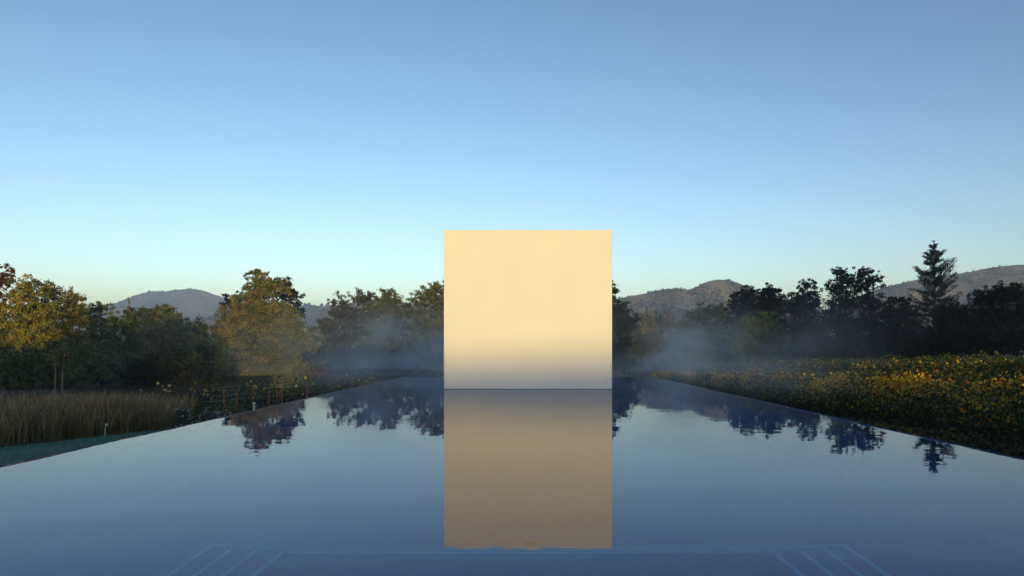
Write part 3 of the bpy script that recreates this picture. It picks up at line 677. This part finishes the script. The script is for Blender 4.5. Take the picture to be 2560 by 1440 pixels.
# ------------------------------------------------------------------ low shrubs and flowers by the left edge
def shrub(name, label, x, y, w_, h_, pal, leaf, n, seed, flowers=None, grp=None):
    rg = np.random.default_rng(7000+seed); zg = float(g(x, y))
    root = empty(name, (x, y, zg), label, 'shrub', grp); mb = MB(); V = []; Cc = []
    pal_ = np.array(PAL[pal]) if isinstance(pal, str) else np.array(pal)
    for k in range(26):
        d = unit(rg, 1)[0]; d[2] = abs(d[2])
        p1 = np.array([x, y, zg]) + d*np.array([w_*.5, w_*.5, h_])*rg.uniform(.6, 1.05)
        mb.tube([(x, y, zg-.02), tuple((np.array([x, y, zg])+p1)/2+np.array([0,0,.08*h_])), tuple(p1)], [.012, .008, .003], 4, cap=False)
        m_ = n//26
        s_ = rg.uniform(.3, 1.05, (m_, 1))
        lc = np.array([x, y, zg])*(1-s_) + p1*s_ + rg.normal(0, .12*w_, (m_, 3))*np.array([1, 1, .6]); lc[:, 2] = np.maximum(lc[:, 2], zg+.02)
        q, cl = leaves(lc, leaf, pal_[rg.integers(0, len(pal_), m_)]*rg.uniform(.6, 1.4, (m_, 1)), rg); V.append(q); Cc.append(cl)
    mb.build('branches', M['bark'], root)
    V = np.concatenate(V); Cc = np.concatenate(Cc); mesh_obj('foliage', V, np.arange(len(V)).reshape(-1, 4), M['leaf'], root, col=Cc)
    if flowers:
        fc, nf, fs = flowers; d = unit(rg, nf); d[:, 2] = np.abs(d[:, 2])
        c = np.array([x, y, zg]) + d*np.array([w_*.55, w_*.55, h_*1.02])*rg.uniform(.8, 1.08, (nf, 1))
        V = []; Cc = []
        for k in range(4):
            q, cl = leaves(c+rg.normal(0, fs*.25, (nf, 3)), fs, np.array(fc)*rg.uniform(.8, 1.15, (nf, 1)), rg, .9); V.append(q); Cc.append(cl)
        V = np.concatenate(V); Cc = np.concatenate(Cc); mesh_obj('flowers', V, np.arange(len(V)).reshape(-1, 4), M['leaf'], root, col=Cc)
    return root
GS = 'flowering shrubs beside the left pool edge'
GREY = [(.10,.13,.12), (.07,.10,.09), (.14,.17,.16)]
shrub('flower_shrub', 'white-flowered grey shrub at the end of the tall grass', -10.1, 21.6, 1.1, .62, GREY, .07, 2600, 1, ((.55,.58,.6), 60, .05), GS)
shrub('flower_shrub', 'low silvery shrub touching the left pool edge', -9.2, 22.4, 1.0, .55, GREY, .07, 2400, 2, ((.5,.53,.58), 40, .05), GS)
shrub('flower_shrub', 'upright pale green shrub with spiky top near the pool edge', -9.3, 24.0, .9, .85, [(.12,.15,.09), (.09,.12,.06)], .07, 2200, 3, None, GS)
shrub('flower_shrub', 'dark leafy shrub behind the silvery ones', -10.6, 24.4, 1.5, .75, 'green', .08, 2600, 4, None, GS)
shrub('flower_shrub', 'shrub with cream yellow blooms above the tall grass', -12.0, 25.0, 1.4, 1.35, 'dark', .08, 1800, 5, ((.62,.50,.25), 26, .085), GS)
shrub('flower_shrub', 'shrub with orange blooms at the edge of the dark trees', -11.5, 26.6, 1.3, 1.35, 'dark', .08, 1800, 6, ((.60,.30,.12), 22, .08), GS)
shrub('flower_shrub', 'shrub with pale blooms left of the orange ones', -13.6, 26.2, 1.4, 1.3, 'dark', .08, 1800, 7, ((.60,.52,.30), 14, .08), GS)
xr, yr, _ = px(800, 950, 48)
shrub('red_shrub', 'crimson-leaved shrub beyond the trellis vines', xr, 48, 2.8, 1.9, [(.13,.04,.04), (.10,.045,.035), (.08,.07,.03), (.15,.055,.05)], .16, 5200, 8, None, None)
xr, yr, _ = px(742, 950, 50)
shrub('round_shrub', 'olive round shrub between the big oak and the crimson shrub', xr, 51, 4.0, 2.2, 'oak', .16, 5200, 9, None, None)

# ------------------------------------------------------------------ small garden fittings
lx, ly = -10.35, 18.6; zg = -.515
lamp = empty('garden_light', (lx, ly, zg), 'small metal garden light standing in the tall grass edge', 'garden light')
MB().lathe((lx, ly, zg), [(.03, 0), (.03, .012), (.014, .02), (.013, .20), (.013, .225)], 10).build('stem', M['lamp_metal'], lamp, True)
MB().lathe((lx, ly, zg-.03), [(.05, 0), (.05, .035), (.045, .04)], 12).build('base', M['lamp_metal'], lamp)
hd = MB(); n0 = len(hd.v)
hd.tube([(lx-.045, ly+.03, zg+.222), (lx-.04, ly+.03, zg+.228), (lx+.06, ly-.04, zg+.262), (lx+.075, ly-.05, zg+.266)], [.026, .034, .040, .036], 12)
hd.build('head', M['lamp_metal'], lamp, True)
MB().box(lx-.02, lx+.09, ly-.06, ly+.03, zg+.298, zg+.306).build('visor', M['lamp_metal'], lamp)
ex, ey = -7.68, 21.3
po = empty('marker_post', (ex, ey, -.42), 'short pale round post at the left pool edge', 'post')
MB().lathe((ex, ey, -.42), [(.034, 0), (.034, .43), (.030, .445)], 14).build('shaft', M['pale_cap'], po, True)
MB().lathe((ex, ey, .028), [(.026, 0), (.026, .02), (.04, .026), (.044, .05), (.038, .075), (.015, .09)], 14).build('cap', M['pale_cap'], po, True)

# ------------------------------------------------------------------ mist over the water and haze of the valley
def vol_box(name, b_, mat):
    o = MB().box(*b_).build(name, mat); o['kind'] = 'stuff'; return o
m = bpy.data.materials.new('haze_air'); m.use_nodes = True; t = m.node_tree; t.nodes.clear()
pv = t.nodes.new('ShaderNodeVolumePrincipled'); pv.inputs['Color'].default_value = (.84,.90,1,1); pv.inputs['Density'].default_value = 0.00029; pv.inputs['Anisotropy'].default_value = 0.65
om = t.nodes.new('ShaderNodeOutputMaterial'); t.links.new(pv.outputs[0], om.inputs['Volume'])
tag(vol_box('haze', (-6100, 6100, -6100, 7100, -8, 296), m), 'thin morning haze filling the valley', 'haze')

m = bpy.data.materials.new('mist'); m.use_nodes = True; t = m.node_tree; t.nodes.clear(); M['mist'] = m
om = t.nodes.new('ShaderNodeOutputMaterial'); pv = t.nodes.new('ShaderNodeVolumePrincipled'); pv.inputs['Color'].default_value = (.70,.84,1,1); pv.inputs['Anisotropy'].default_value = .45
ge = t.nodes.new('ShaderNodeNewGeometry'); sp = t.nodes.new('ShaderNodeSeparateXYZ'); t.links.new(ge.outputs['Position'], sp.inputs[0])
mp = N(t, 'ShaderNodeMapping'); mp.inputs['Scale'].default_value = (.19, .10, .26); t.links.new(ge.outputs['Position'], mp.inputs[0])
nz = N(t, 'ShaderNodeTexNoise', i_Scale=1.0, i_Detail=4, i_Roughness=.55, i_Distortion=.6); t.links.new(mp.outputs[0], nz.inputs['Vector'])
def mth(op, x_, y_=None, c=False):
    n = N(t, 'ShaderNodeMath', operation=op); n.use_clamp = c
    for k, q in enumerate((x_, y_)):
        if q is None: continue
        if isinstance(q, (int, float)): n.inputs[k].default_value = q
        else: t.links.new(q, n.inputs[k])
    return n.outputs[0]
def mr(x_, a0, a1, b0, b1):
    n = N(t, 'ShaderNodeMapRange'); n.interpolation_type = 'SMOOTHSTEP'
    for k, q in enumerate((a0, a1, b0, b1)): n.inputs[k+1].default_value = q
    t.links.new(x_, n.inputs[0]); return n.outputs[0]
wisp = mr(nz.outputs['Fac'], .47, .70, 0, 1)
zf = mr(sp.outputs['Z'], .2, 5.2, 1, 0); low = mr(sp.outputs['Z'], .0, 1.6, 1, 0)
yf = mr(sp.outputs['Y'], 36, 49, .22, 1); yb_ = mr(sp.outputs['Y'], 58, 74, 1, 0)
xe = mth('MULTIPLY', mr(sp.outputs['X'], -21, -9, 0, 1), mr(sp.outputs['X'], 8, 21, 1, 0))
dn = mth('ADD', mth('MULTIPLY', wisp, zf), mth('MULTIPLY', low, .04))
dn = mth('MULTIPLY', mth('MULTIPLY', dn, mth('MULTIPLY', yf, yb_)), mth('MULTIPLY', xe, .14))
t.links.new(dn, pv.inputs['Density']); t.links.new(pv.outputs[0], om.inputs['Volume'])
tag(vol_box('mist', (-28, 38, 22, 80, .02, 5.4), m), 'wisps of mist rising over the far end of the pool', 'mist')
